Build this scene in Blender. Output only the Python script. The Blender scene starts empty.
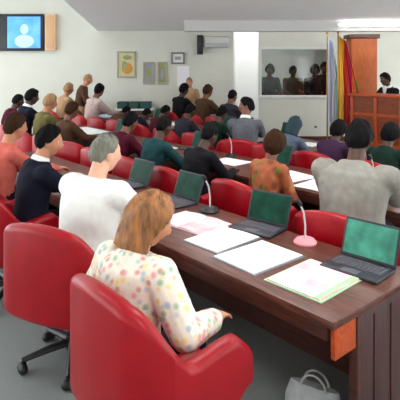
import bpy, bmesh, math, random
from mathutils import Vector, Matrix, noise
PI = math.pi
random.seed(7)
scene = bpy.context.scene
COL = scene.collection

# ------------------------------------------------------------------ camera, world, lights, exposure
FPX = 500.0
HZ = 65.0
CAMZ = 1.9
cam = bpy.data.cameras.new('camera')
cam.sensor_width = 36.0
cam.lens = 36.0 * FPX / 400.0
cam.shift_y = -(200.0 - HZ) / 400.0
cam.clip_start = 0.05
camo = bpy.data.objects.new('camera', cam)
camo.location = (0, 0, CAMZ)
camo.rotation_euler = (PI / 2, 0, 0)
COL.objects.link(camo)
scene.camera = camo

world = bpy.data.worlds.new('world')
scene.world = world
world.use_nodes = True
world.node_tree.nodes['Background'].inputs[0].default_value = (0.93, 0.97, 1.0, 1)
world.node_tree.nodes['Background'].inputs[1].default_value = 4.6

scene.view_settings.view_transform = 'Standard'
scene.view_settings.look = 'None'
scene.view_settings.exposure = 0.0
scene.view_settings.gamma = 1.0
LAMP = 9.0          # strength of the added ceiling light panels


def px(u, v, z):
    d = FPX * (CAMZ - z) / (v - HZ)
    return Vector(((u - 200.0) / FPX * d, d, z))


# ------------------------------------------------------------------ materials
def srgb(r, g, b):
    def f(c):
        c = c / 255.0
        return c / 12.92 if c <= 0.04045 else ((c + 0.055) / 1.055) ** 2.4
    return (f(r), f(g), f(b), 1.0)


MATS = {}


def mat(name, rgb, rough=0.6, var=0.10, scale=14.0, metal=0.0, bump=0.0, spec=0.5, emit=None, stretch=None, rgb2=None):
    if name in MATS:
        return MATS[name]
    m = bpy.data.materials.new(name)
    m.use_nodes = True
    nt = m.node_tree
    b = nt.nodes['Principled BSDF']
    b.inputs['Roughness'].default_value = rough
    b.inputs['Metallic'].default_value = metal
    b.inputs['Specular IOR Level'].default_value = spec
    tc = nt.nodes.new('ShaderNodeTexCoord')
    mp = nt.nodes.new('ShaderNodeMapping')
    nt.links.new(tc.outputs['Object'], mp.inputs['Vector'])
    if stretch:
        mp.inputs['Scale'].default_value = stretch
    nz = nt.nodes.new('ShaderNodeTexNoise')
    nz.inputs['Scale'].default_value = scale
    nz.inputs['Detail'].default_value = 4
    nt.links.new(mp.outputs[0], nz.inputs['Vector'])
    rp = nt.nodes.new('ShaderNodeValToRGB')
    c = srgb(*rgb)
    if rgb2:
        c2 = srgb(*rgb2)
        lo, hi = c, c2
    else:
        lo = tuple(x * (1 - var) for x in c[:3]) + (1,)
        hi = tuple(min(1, x * (1 + var)) for x in c[:3]) + (1,)
    rp.color_ramp.elements[0].position = 0.3
    rp.color_ramp.elements[1].position = 0.7
    rp.color_ramp.elements[0].color = lo
    rp.color_ramp.elements[1].color = hi
    nt.links.new(nz.outputs[0], rp.inputs[0])
    nt.links.new(rp.outputs[0], b.inputs['Base Color'])
    if bump:
        bp = nt.nodes.new('ShaderNodeBump')
        bp.inputs['Strength'].default_value = bump
        bp.inputs['Distance'].default_value = 0.01
        nt.links.new(nz.outputs[0], bp.inputs['Height'])
        nt.links.new(bp.outputs[0], b.inputs['Normal'])
    if emit:
        b.inputs['Emission Color'].default_value = srgb(*rgb)
        b.inputs['Emission Strength'].default_value = emit
    MATS[name] = m
    return m


def mat_spots(name, base, spots, scale=26.0, rough=0.8, amount=0.55):
    """cloth printed with soft blotches of several colours"""
    m = bpy.data.materials.new(name)
    m.use_nodes = True
    nt = m.node_tree
    b = nt.nodes['Principled BSDF']
    b.inputs['Roughness'].default_value = rough
    tc = nt.nodes.new('ShaderNodeTexCoord')
    vo = nt.nodes.new('ShaderNodeTexVoronoi')
    vo.inputs['Scale'].default_value = scale
    nt.links.new(tc.outputs['Object'], vo.inputs['Vector'])
    rp = nt.nodes.new('ShaderNodeValToRGB')
    rp.color_ramp.interpolation = 'CONSTANT'
    n = len(spots)
    for i, s in enumerate(spots):
        if i < 2:
            e = rp.color_ramp.elements[i]
            e.position = i / n
        else:
            e = rp.color_ramp.elements.new(i / n)
        e.color = srgb(*s)
    sep = nt.nodes.new('ShaderNodeSeparateColor')
    nt.links.new(vo.outputs['Color'], sep.inputs[0])
    nt.links.new(sep.outputs[0], rp.inputs[0])
    mr = nt.nodes.new('ShaderNodeMapRange')
    mr.inputs['From Min'].default_value = 0.25
    mr.inputs['From Max'].default_value = 0.6
    mr.inputs['To Min'].default_value = amount
    mr.inputs['To Max'].default_value = 0.0
    nt.links.new(vo.outputs['Distance'], mr.inputs['Value'])
    mx = nt.nodes.new('ShaderNodeMix')
    mx.data_type = 'RGBA'
    mx.inputs[6].default_value = srgb(*base)
    nt.links.new(mr.outputs[0], mx.inputs[0])
    nt.links.new(rp.outputs[0], mx.inputs[7])
    nt.links.new(mx.outputs[2], b.inputs['Base Color'])
    MATS[name] = m
    return m


def mat_bands(name, cols, axis=0, period=1.0, rough=0.7):
    """stripes of constant colours along an object axis"""
    m = bpy.data.materials.new(name)
    m.use_nodes = True
    nt = m.node_tree
    b = nt.nodes['Principled BSDF']
    b.inputs['Roughness'].default_value = rough
    tc = nt.nodes.new('ShaderNodeTexCoord')
    sp = nt.nodes.new('ShaderNodeSeparateXYZ')
    nt.links.new(tc.outputs['Generated'], sp.inputs[0])
    rp = nt.nodes.new('ShaderNodeValToRGB')
    rp.color_ramp.interpolation = 'CONSTANT'
    n = len(cols)
    for i, (pos, s) in enumerate(cols):
        if i < 2:
            e = rp.color_ramp.elements[i]
            e.position = pos
        else:
            e = rp.color_ramp.elements.new(pos)
        e.color = srgb(*s)
    nt.links.new(sp.outputs[axis], rp.inputs[0])
    nt.links.new(rp.outputs[0], b.inputs['Base Color'])
    MATS[name] = m
    return m


WALL = mat('wall_paint', (214, 214, 204), 0.85, 0.02, 3)
CEIL = mat('ceiling_paint', (247, 249, 249), 0.9, 0.015, 3)
BEAMP = mat('beam_paint', (215, 215, 213), 0.9, 0.02, 3)
WHITEP = mat('pillar_paint', (240, 242, 240), 0.75, 0.02, 3)
CARPET = mat('carpet_pile', (136, 141, 140), 0.95, 0.14, 160, bump=0.3)
RED = mat('red_upholstery', (158, 3, 22), 0.36, 0.10, 9, spec=0.35)
BLACKPL = mat('black_plastic', (26, 26, 30), 0.45, 0.1, 20)
BLACKMT = mat('black_metal', (34, 34, 38), 0.4, 0.1, 20, metal=0.4)
CHROME = mat('grey_metal', (150, 152, 156), 0.3, 0.05, 20, metal=0.9)
WOOD = mat('dark_wood', (58, 27, 21), 0.4, 0.2, 7, rgb2=(88, 46, 36), stretch=(1, 9, 9))
WOODTOP = mat('worktop_wood', (70, 34, 26), 0.35, 0.2, 6, rgb2=(112, 64, 50), stretch=(1.2, 9, 9))
WOODEND = mat('end_panel_wood', (58, 34, 36), 0.4, 0.2, 6, rgb2=(80, 48, 46), stretch=(9, 9, 1))
WOODOR = mat('orange_wood', (172, 66, 30), 0.4, 0.15, 6, spec=0.25, rgb2=(196, 88, 44), stretch=(1.5, 8, 8))
DAISW = mat('dais_wood', (118, 56, 30), 0.45, 0.15, 6, spec=0.25, rgb2=(148, 76, 42), stretch=(1.5, 8, 8))
PAPER = mat('white_paper', (246, 248, 246), 0.7, 0.02, 8)
PAPERPK = mat('pink_paper', (246, 196, 204), 0.7, 0.05, 10)
PAPERBL = mat('blue_paper', (196, 214, 240), 0.7, 0.05, 10)
PAPERGR = mat('green_card', (176, 214, 170), 0.7, 0.05, 10)
GREYCARD = mat('grey_card', (120, 122, 130), 0.7, 0.05, 10)
SCRGR = mat('green_screen', (18, 62, 48), 0.4, 0.35, 12, spec=0.12)
SCRTEAL = mat('teal_screen', (70, 140, 120), 0.4, 0.35, 12, spec=0.12)
LAPB = mat('laptop_shell', (44, 44, 54), 0.4, 0.1, 12)
KEYS = mat('keyboard_grey', (92, 90, 100), 0.6, 0.2, 60)
GLASSM = None
EYEW = mat('eye_white', (235, 232, 226), 0.3, 0.02, 10)
EYED = mat('eye_dark', (28, 18, 14), 0.2, 0.02, 10)
LIPS = mat('lips', (160, 92, 82), 0.5, 0.05, 30)


# ------------------------------------------------------------------ mesh helpers
def finish(name, bm, materials, parent=None, smooth=True, loc=None, rotz=None):
    me = bpy.data.meshes.new(name)
    bmesh.ops.recalc_face_normals(bm, faces=bm.faces)
    bm.to_mesh(me)
    bm.free()
    if not isinstance(materials, (list, tuple)):
        materials = [materials]
    for m in materials:
        me.materials.append(m)
    for p in me.polygons:
        p.use_smooth = smooth
    if smooth:
        try:
            me.set_sharp_from_angle(angle=math.radians(40))
        except Exception:
            pass
    o = bpy.data.objects.new(name, me)
    COL.objects.link(o)
    if parent:
        o.parent = parent
    if loc is not None:
        o.location = loc
    if rotz is not None:
        o.rotation_euler = (0, 0, rotz)
    return o


def tag(o, label=None, cat=None, group=None, kind=None):
    if label:
        o['label'] = label
    if cat:
        o['category'] = cat
    if group:
        o['group'] = group
    if kind:
        o['kind'] = kind
    return o


def empty(name, loc=(0, 0, 0), rotz=0.0):
    o = bpy.data.objects.new(name, None)
    o.empty_display_size = 0.1
    o.location = loc
    o.rotation_euler = (0, 0, rotz)
    COL.objects.link(o)
    return o


def box(bm, c, s, bev=0.0, seg=2, M=None, mi=0):
    r = bmesh.ops.create_cube(bm, size=1.0)
    vs = r['verts']
    for v in vs:
        v.co = Vector((v.co.x * s[0] + c[0], v.co.y * s[1] + c[1], v.co.z * s[2] + c[2]))
    fs = set(f for v in vs for f in v.link_faces)
    if bev > 0:
        es = list(set(e for v in vs for e in v.link_edges))
        rr = bmesh.ops.bevel(bm, geom=es, offset=bev, segments=seg, affect='EDGES', profile=0.5)
        fs = set(rr['faces']) | set(f for f in fs if f.is_valid)
        allv = set(v for f in fs for v in f.verts)
        # collect whole island
        stack = list(allv)
        seen = set(stack)
        while stack:
            v = stack.pop()
            for e in v.link_edges:
                o = e.other_vert(v)
                if o not in seen:
                    seen.add(o)
                    stack.append(o)
        vs = list(seen)
        fs = set(f for v in vs for f in v.link_faces)
    for f in fs:
        f.material_index = mi
    if M is not None:
        for v in vs:
            v.co = M @ v.co
    return vs


def ring_loft(bm, pts, rads, seg=16, side=Vector((1, 0, 0)), mi=0, M=None):
    """closed loft: points, (a,b) half widths, a along side"""
    rings = []
    n = len(pts)
    for i in range(n):
        a = pts[max(0, i - 1)]
        b = pts[min(n - 1, i + 1)]
        t = (b - a)
        if t.length < 1e-9:
            t = Vector((0, 0, 1))
        t.normalize()
        s = side - t * side.dot(t)
        if s.length < 1e-4:
            s = Vector((0, 1, 0)) - t * t.y
        s.normalize()
        u = t.cross(s)
        ra, rb = rads[i] if isinstance(rads[i], tuple) else (rads[i], rads[i])
        ring = []
        for k in range(seg):
            an = 2 * PI * k / seg
            p = pts[i] + s * (ra * math.cos(an)) + u * (rb * math.sin(an))
            ring.append(bm.verts.new(M @ p if M is not None else p))
        rings.append(ring)
    for i in range(n - 1):
        for k in range(seg):
            f = bm.faces.new((rings[i][k], rings[i][(k + 1) % seg], rings[i + 1][(k + 1) % seg], rings[i + 1][k]))
            f.material_index = mi
    f = bm.faces.new(rings[0][::-1]); f.material_index = mi
    f = bm.faces.new(rings[-1]); f.material_index = mi


def capsule(bm, a, b, r0, r1, seg=12, mi=0, M=None, caps=3):
    d = (b - a)
    L = d.length
    t = d.normalized() if L > 1e-9 else Vector((0, 0, 1))
    pts, rads = [], []
    for i in range(caps):
        an = PI / 2 * (1 - i / caps)
        pts.append(a - t * r0 * math.sin(an)); rads.append(max(r0 * math.cos(an), r0 * 0.08))
    pts.append(a); rads.append(r0)
    pts.append(b); rads.append(r1)
    for i in range(1, caps + 1):
        an = PI / 2 * i / caps
        pts.append(b + t * r1 * math.sin(an)); rads.append(max(r1 * math.cos(an), r1 * 0.08))
    ring_loft(bm, pts, rads, seg, mi=mi, M=M)


def ellipsoid(bm, c, r, M=None, mi=0, u=16, v=10):
    res = bmesh.ops.create_uvsphere(bm, u_segments=u, v_segments=v, radius=1.0)
    vs = res['verts']
    for vv in vs:
        p = Vector((vv.co.x * r[0] + c[0], vv.co.y * r[1] + c[1], vv.co.z * r[2] + c[2]))
        vv.co = M @ p if M is not None else p
    for f in set(f for vv in vs for f in vv.link_faces):
        f.material_index = mi
    return vs


def lathe(bm, prof, seg=24, c=(0, 0, 0), mi=0):
    rings = []
    for r, z in prof:
        rings.append([bm.verts.new((c[0] + r * math.cos(2 * PI * k / seg), c[1] + r * math.sin(2 * PI * k / seg), c[2] + z)) for k in range(seg)])
    for i in range(len(rings) - 1):
        for k in range(seg):
            f = bm.faces.new((rings[i][k], rings[i][(k + 1) % seg], rings[i + 1][(k + 1) % seg], rings[i + 1][k]))
            f.material_index = mi
    f = bm.faces.new(rings[0][::-1]); f.material_index = mi
    f = bm.faces.new(rings[-1]); f.material_index = mi


def remesh(bm, voxel, smooth_it=3):
    me = bpy.data.meshes.new('tmp')
    bmesh.ops.recalc_face_normals(bm, faces=bm.faces)
    bm.to_mesh(me)
    bm.free()
    o = bpy.data.objects.new('tmp', me)
    COL.objects.link(o)
    md = o.modifiers.new('r', 'REMESH')
    md.mode = 'VOXEL'
    md.voxel_size = voxel
    if smooth_it:
        sm = o.modifiers.new('s', 'SMOOTH')
        sm.factor = 0.5
        sm.iterations = smooth_it
    dg = bpy.context.evaluated_depsgraph_get()
    ev = o.evaluated_get(dg)
    m2 = bpy.data.meshes.new_from_object(ev)
    bpy.data.objects.remove(o)
    bpy.data.meshes.remove(me)
    out = bmesh.new()
    out.from_mesh(m2)
    bpy.data.meshes.remove(m2)
    return out


# ------------------------------------------------------------------ the room
YB = 12.5
CZ = 2.75
XL, XR = -7.5, 8.0
YN = -1.5


def struct(name, bm, m, **k):
    o = finish(name, bm, m, smooth=False, **k)
    o['kind'] = 'structure'
    return o


bm = bmesh.new(); box(bm, ((XL + XR) / 2, (YB + YN) / 2 + 1.5, -0.05), (XR - XL, YB - YN + 3, 0.1)); struct('floor', bm, CARPET)

# back wall with the opening of the gallery window
GX0, GX1, GZ0, GZ1 = 1.5, 3.25, 1.10, 2.33
bm = bmesh.new()
box(bm, ((XL + GX0) / 2, YB + 0.1, 2.05), (GX0 - XL, 0.2, 4.1))
box(bm, ((XR + GX1) / 2, YB + 0.1, 2.05), (XR - GX1, 0.2, 4.1))
box(bm, ((GX0 + GX1) / 2, YB + 0.1, GZ0 / 2), (GX1 - GX0, 0.2, GZ0))
box(bm, ((GX0 + GX1) / 2, YB + 0.1, (GZ1 + 4.1) / 2), (GX1 - GX0, 0.2, 4.1 - GZ1))
struct('wall_back', bm, WALL)
# the left wall, outside the picture, has a band of openings added to admit daylight
bm = bmesh.new()
box(bm, (XL - 0.1, (YB + YN) / 2, 0.10), (0.2, YB - YN, 0.2)); box(bm, (XL - 0.1, (YB + YN) / 2, 3.7), (0.2, YB - YN, 0.8))
for k in range(6):
    box(bm, (XL - 0.1, YN + 0.15 + k * (YB - YN - 0.3) / 5, 1.75), (0.2, 0.3, 3.1))
struct('wall_left', bm, WALL)
# the right wall, outside the picture, has openings added to brighten the ceiling
bm = bmesh.new()
box(bm, (XR + 0.1, (YB + YN) / 2, 0.1), (0.2, YB - YN, 0.2)); box(bm, (XR + 0.1, (YB + YN) / 2, 3.35), (0.2, YB - YN, 1.5))
for k in range(6):
    box(bm, (XR + 0.1, YN + 0.15 + k * (YB - YN - 0.3) / 5, 1.4), (0.2, 0.3, 2.4))
struct('wall_right', bm, WALL)
bm = bmesh.new()
box(bm, ((XL + XR) / 2, YN - 0.1, 0.15), (XR - XL, 0.2, 0.3)); box(bm, ((XL + XR) / 2, YN - 0.1, 3.2), (XR - XL, 0.2, 1.8))
for k in range(6):
    box(bm, (XL + 1.2 + k * (XR - XL - 2.4) / 5, YN - 0.1, 1.3), (2.1, 0.2, 2.0))
struct('wall_rear_light_block', bm, WALL)  # unseen wall behind the camera, added to block light from there


def prism(bm, poly, z0, z1, mi=0):
    lo = [bm.verts.new((x, y, z0)) for x, y in poly]
    hi = [bm.verts.new((x, y, z1)) for x, y in poly]
    n = len(poly)
    bm.faces.new(lo[::-1]).material_index = mi
    bm.faces.new(hi).material_index = mi
    for i in range(n):
        bm.faces.new((lo[i], lo[(i + 1) % n], hi[(i + 1) % n], hi[i])).material_index = mi


# lowered ceiling over the right of the hall, its edge running obliquely to the back wall
bm = bmesh.new()
prism(bm, [(-0.75, YN), (XR, YN), (XR, YB), (-2.55, YB)], CZ, CZ + 0.12)
struct('ceiling', bm, CEIL)
bm = bmesh.new(); prism(bm, [(-0.75, YN), (-0.69, YN), (-2.49, YB), (-2.55, YB)], CZ + 0.12, 4.1); struct('ceiling_fascia', bm, CEIL)
bm = bmesh.new(); prism(bm, [(XL, YN), (-0.7, YN), (-2.5, YB), (XL, YB)], 4.1, 4.2); struct('ceiling_upper', bm, CEIL)
# beam below the lowered ceiling
bm = bmesh.new(); box(bm, (3.85, 9.7, CZ - 0.10), (8.3, 0.35, 0.2)); struct('ceiling_beam', bm, BEAMP)
# white pillar
bm = bmesh.new(); box(bm, (0.98, 10.75, CZ / 2), (0.50, 0.46, CZ), 0.02); struct('pillar', bm, WHITEP)
bm = bmesh.new()
box(bm, ((XL + 0.72) / 2, YB - 0.015, 0.06), (0.72 - XL, 0.03, 0.12)); box(bm, ((XR + 0.72) / 2, YB - 0.015, 0.06), (XR - 0.72, 0.03, 0.12))
struct('baseboard_back', bm, WOOD)

# gallery window
WINF = mat('window_frame_paint', (222, 224, 222), 0.5, 0.02, 5)
bm = bmesh.new()
t = 0.06
box(bm, ((GX0 + GX1) / 2, YB + 0.02, GZ1 - t / 2 + 0.02), (GX1 - GX0 + 0.08, 0.12, t), 0.008)
box(bm, ((GX0 + GX1) / 2, YB + 0.02, GZ0 + t / 2 - 0.02), (GX1 - GX0 + 0.08, 0.16, t), 0.008)
box(bm, (GX0 + 0.01, YB + 0.02, (GZ0 + GZ1) / 2), (0.05, 0.12, GZ1 - GZ0), 0.008)
box(bm, (GX1 - 0.01, YB + 0.02, (GZ0 + GZ1) / 2), (0.05, 0.12, GZ1 - GZ0), 0.008)
w1 = struct('window_1', bm, WINF)
gm = bpy.data.materials.new('window_glass')
gm.use_nodes = True
nt = gm.node_tree
nt.nodes.remove(nt.nodes['Principled BSDF'])
tr = nt.nodes.new('ShaderNodeBsdfTransparent'); tr.inputs[0].default_value = (0.90, 0.93, 0.92, 1)
gl = nt.nodes.new('ShaderNodeBsdfGlossy'); gl.inputs['Roughness'].default_value = 0.08
mx = nt.nodes.new('ShaderNodeMixShader'); mx.inputs[0].default_value = 0.04
nt.links.new(tr.outputs[0], mx.inputs[1]); nt.links.new(gl.outputs[0], mx.inputs[2])
nt.links.new(mx.outputs[0], nt.nodes['Material Output'].inputs[0])
bm = bmesh.new(); box(bm, ((GX0 + GX1) / 2, YB + 0.05, (GZ0 + GZ1) / 2), (GX1 - GX0 - 0.04, 0.008, GZ1 - GZ0 - 0.04))
finish('glass_pane', bm, gm, w1, smooth=False)
# gallery room behind the glass
GALW = mat('gallery_wall_paint', (186, 188, 184), 0.9, 0.04, 4)
bm = bmesh.new()
box(bm, (2.4, 15.6, 1.6), (6.0, 0.1, 3.2)); struct('wall_gallery', bm, GALW)
bm = bmesh.new(); box(bm, (2.4, 14.1, 2.9), (6.0, 2.9, 0.1)); struct('ceiling_gallery', bm, CEIL)
bm = bmesh.new(); box(bm, (-0.65, 14.1, 1.6), (0.1, 2.9, 3.2)); struct('wall_gallery_left', bm, GALW)
bm = bmesh.new(); box(bm, (5.45, 14.1, 1.6), (0.1, 2.9, 3.2)); struct('wall_gallery_right', bm, GALW)

# ceiling light panels, all out of view, added to light hall and gallery
EMIT = bpy.data.materials.new('added_lamp_diffuser'); EMIT.use_nodes = True
EMITG = EMIT.copy(); EMITG.name = 'gallery_lamp_diffuser'
EMITT = EMIT.copy(); EMITT.name = 'added_washer_tube'
for _m, _k in ((EMIT, 1.0), (EMITG, 1.6), (EMITT, 2.0)):
    _b = _m.node_tree.nodes['Principled BSDF']
    _b.inputs['Base Color'].default_value = (0.9, 0.9, 0.9, 1)
    _b.inputs['Emission Color'].default_value = (1.0, 0.985, 0.95, 1)
    _b.inputs['Emission Strength'].default_value = LAMP * _k
spots = [(0.6, 0.6, CZ), (0.6, 3.2, CZ), (2.8, 0.6, CZ), (2.8, 3.2, CZ), (2.6, 5.6, CZ), (0.2, 5.6, CZ), (5.2, 3.0, CZ), (5.4, 5.8, CZ),
         (-3.2, 3.0, 4.1), (-3.4, 6.2, 4.1), (-3.6, 9.4, 4.1), (-5.6, 5.0, 4.1), (-5.6, 9.4, 4.1), (2.4, 14.1, 2.85)]
for i, (x, y, z) in enumerate(spots):
    lr = empty('added_ceiling_light', (x, y, z))
    low = z < 3
    tag(lr, 'white square light panel added unseen in the lowered ceiling' if low else 'white square light panel added unseen in the upper ceiling', 'light',
        'added light panels in the lowered ceiling' if low else 'added light panels in the upper ceiling')
    if i == 13:
        lr['label'] = 'white square light panel added unseen in the gallery behind glass'; del lr['group']
    bm = bmesh.new()
    for sx, sy, ww, hh in ((0, 0.47, 1.0, 0.06), (0, -0.47, 1.0, 0.06), (0.47, 0, 0.06, 0.88), (-0.47, 0, 0.06, 0.88)):
        box(bm, (sx, sy, -0.02), (ww, hh, 0.04))
    finish('lamp_frame', bm, WHITEP, lr, smooth=False)
    bm = bmesh.new(); box(bm, (0, 0, -0.012), (0.88, 0.88, 0.02)); finish('diffuser', bm, EMITG if i == 13 else EMIT, lr, smooth=False)

# slim fluorescent batten on the beam, right
r = empty('batten_light', (3.35, 9.49, 2.66)); tag(r, 'slim white batten light along the ceiling beam at the right', 'light')
bm = bmesh.new(); box(bm, (0, 0.005, 0.0), (1.5, 0.05, 0.05), 0.008); finish('housing', bm, WHITEP, r)
bm = bmesh.new(); capsule(bm, Vector((-0.70, -0.035, -0.005)), Vector((0.70, -0.035, -0.005)), 0.014, 0.014); finish('tube', bm, EMITG, r)

# suspended linear lights above the picture, added to brighten the ceiling
for i, (x, y) in enumerate(((-0.2, 1.9), (2.4, 1.9), (0.0, 4.0), (2.2, 4.0), (4.4, 4.0))):
    lr = empty('added_pendant_light', (x, y, 2.50)); tag(lr, 'long white pendant light added unseen below the lowered ceiling', 'light', 'added pendant lights in the hall')
    bm = bmesh.new(); box(bm, (0, 0, 0), (1.6, 0.16, 0.05), 0.01); finish('housing', bm, WHITEP, lr)
    bm = bmesh.new(); box(bm, (0, 0, 0.028), (1.5, 0.12, 0.012)); finish('diffuser', bm, EMIT, lr, smooth=False)
    for sg in (-0.6, 0.6):
        bm = bmesh.new(); capsule(bm, Vector((sg, 0, 0.02)), Vector((sg, 0, 0.248)), 0.004, 0.004, 8); finish('suspension_cord', bm, CHROME, lr)
# wall washers hidden behind the beam, added to brighten back wall and ceiling
for i, x in enumerate((0.6, 2.2, 3.8, 5.4, 7.0)):
    lr = empty('added_wall_washer', (x, 9.90, 2.69)); tag(lr, 'hidden white batten light added behind the ceiling beam', 'light', 'added batten lights behind the beam')
    bm = bmesh.new(); box(bm, (0, 0, 0.03), (1.5, 0.06, 0.05), 0.008); finish('housing', bm, WHITEP, lr)
    bm = bmesh.new(); box(bm, (0, 0.045, 0.015), (1.44, 0.03, 0.06), 0.008); finish('tube', bm, EMITT, lr)

# ------------------------------------------------------------------ wall things
# television
tv = empty('television', (-4.69, YB - 0.08, 2.71)); tag(tv, 'wide black wall television with a blue picture, upper left wall', 'television')
bm = bmesh.new()
box(bm, (0, 0.02, 0), (1.62, 0.06, 0.92), 0.012)
finish('bezel', bm, BLACKPL, tv)
TVB = mat('tv_blue_picture', (52, 140, 240), 0.3, 0.2, 2.5, emit=0.55, rgb2=(120, 190, 255))
TVD = mat('tv_dark_picture', (16, 30, 34), 0.3, 0.3, 4, emit=0.05)
TVF = mat('tv_pale_figure', (170, 205, 245), 0.3, 0.1, 4, emit=0.5)
bm = bmesh.new()
box(bm, (-0.42, -0.013, 0), (0.66, 0.008, 0.78), mi=0)
box(bm, (0.32, -0.013, 0), (0.82, 0.008, 0.78), mi=1)
ellipsoid(bm, (0.33, -0.018, 0.08), (0.10, 0.003, 0.13), mi=2)
ellipsoid(bm, (0.33, -0.018, -0.22), (0.24, 0.003, 0.16), mi=2)
finish('screen', bm, [TVD, TVB, TVF], tv)
bm = bmesh.new(); box(bm, (0, 0.05, 0), (0.4, 0.04, 0.3)); finish('wall_bracket', bm, BLACKMT, tv, smooth=False)

TAN = mat('tan_wood', (226, 186, 150), 0.5, 0.1, 6, stretch=(9, 9, 1))
sp = empty('wall_speaker', (-3.70, YB - 0.08, 2.71)); tag(sp, 'tall tan wooden column speaker beside the television', 'speaker')
bm = bmesh.new(); box(bm, (0, 0, 0), (0.25, 0.16, 0.90), 0.015); finish('cabinet', bm, TAN, sp)
bm = bmesh.new(); box(bm, (0, -0.083, 0), (0.19, 0.012, 0.82), 0.004); finish('grille', bm, mat('tan_grille', (214, 170, 132), 0.9, 0.2, 80), sp)

bm = bmesh.new()
ws = empty('wall_speaker', (0.0, YB - 0.09, 2.40)); tag(ws, 'slim black speaker mounted high on the back wall left of the pillar', 'speaker')
bm = bmesh.new(); box(bm, (0, -0.03, 0), (0.15, 0.16, 0.48), 0.02); finish('cabinet', bm, BLACKPL, ws)
bm = bmesh.new(); box(bm, (0, 0.065, 0), (0.08, 0.05, 0.12)); finish('mount', bm, BLACKMT, ws, smooth=False)

# air conditioner between speaker and pillar
ac = empty('air_conditioner', (0.42, YB - 0.12, 2.47)); tag(ac, 'pale grey air conditioner on the back wall beside the pillar', 'air conditioner')
bm = bmesh.new(); box(bm, (0, 0, 0), (0.62, 0.24, 0.27), 0.03, 3); finish('casing', bm, mat('ac_casing', (196, 198, 196), 0.5, 0.03, 4), ac)
bm = bmesh.new()
for k in range(4):
    box(bm, (0, -0.118, -0.10 + k * 0.022), (0.54, 0.012, 0.008))
finish('vent', bm, GREYCARD, ac, smooth=False)

FRM = mat('picture_frame_grey', (168, 162, 142), 0.5, 0.05, 6)


def picture(x0, x1, z0, z1, label, mats, paint, frm=FRM, grp=None):
    r = empty('wall_picture', ((x0 + x1) / 2, YB - 0.02, (z0 + z1) / 2))
    tag(r, label, 'picture', grp)
    w, h = x1 - x0, z1 - z0
    t = 0.045
    bm = bmesh.new()
    box(bm, (0, 0, h / 2 - t / 2), (w, 0.04, t), 0.006); box(bm, (0, 0, -h / 2 + t / 2), (w, 0.04, t), 0.006)
    box(bm, (-w / 2 + t / 2, 0, 0), (t, 0.04, h - 2 * t), 0.006); box(bm, (w / 2 - t / 2, 0, 0), (t, 0.04, h - 2 * t), 0.006)
    finish('frame', bm, frm, r)
    bm = bmesh.new()
    paint(bm, w - 2 * t, h - 2 * t)
    finish('print', bm, mats, r, smooth=False)


def paint_warm(bm, w, h):
    box(bm, (0, 0.006, 0), (w, 0.012, h), mi=0)
    ellipsoid(bm, (0.02, -0.001, -0.10), (w * 0.36, 0.004, h * 0.24), mi=1)
    ellipsoid(bm, (-0.05, -0.003, -0.02), (w * 0.18, 0.004, h * 0.20), mi=2)
    ellipsoid(bm, (0.02, -0.003, 0.18), (w * 0.3, 0.004, h * 0.10), mi=3)


def paint_green(bm, w, h):
    box(bm, (0, 0.006, 0), (w, 0.012, h), mi=0)
    ellipsoid(bm, (0.0, -0.001, -0.04), (w * 0.33, 0.004, h * 0.3), mi=1)


def paint_plain(bm, w, h):
    box(bm, (0, 0.006, 0), (w, 0.012, h), mi=0)
    box(bm, (0, -0.001, 0.0), (w * 0.6, 0.004, h * 0.4), mi=1)


PY = mat('print_straw', (206, 200, 150), 0.7, 0.08, 9)
PO = mat('print_orange', (206, 142, 66), 0.7, 0.15, 12)
PG = mat('print_olive', (150, 156, 104), 0.7, 0.12, 12)
PB = mat('print_grey', (154, 158, 168), 0.7, 0.08, 9)
PW = mat('print_white', (226, 226, 214), 0.7, 0.03, 9)
picture(-2.07, -1.60, 1.58, 2.24, 'straw coloured framed picture with an orange shape, back wall', [PY, PO, PG, PG], paint_warm)
picture(-1.42, -1.14, 1.42, 1.98, 'narrow grey framed print beside the orange picture', [PB, PG], paint_plain)
picture(-1.06, -0.82, 1.42, 1.98, 'narrow olive green framed print, third in the row', [PG, PB], paint_green)
picture(-0.72, -0.38, 1.92, 2.22, 'small white print in a dark grey frame above the olive print', [PW, PB], paint_plain, frm=GREYCARD)
bm = bmesh.new(); box(bm, (0, 0, 0), (0.30, 0.012, 0.50)); o = finish('notice_sheet', bm, mat('poster_white', (238, 236, 242), 0.7, 0.02, 4), smooth=False, loc=(-0.42, YB - 0.006, 1.62))
tag(o, 'plain white sheet fixed to the back wall under the small print', 'notice')

# ------------------------------------------------------------------ desk frame
C0 = Vector((0.604, 2.237, 0))
Ld = Vector((-0.652, 0.758, 0)).normalized()
Fd = Vector((0.758, 0.652, 0)).normalized()
ANG = math.atan2(-Fd.x, Fd.y)          # rotation that takes local +Y to the facing direction (local +X = -L)


def W(L, F, z=0.0):
    p = C0 + Ld * L + Fd * F
    return Vector((p.x, p.y, z))


DTOP = 0.75
PITCH = 1.8


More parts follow.
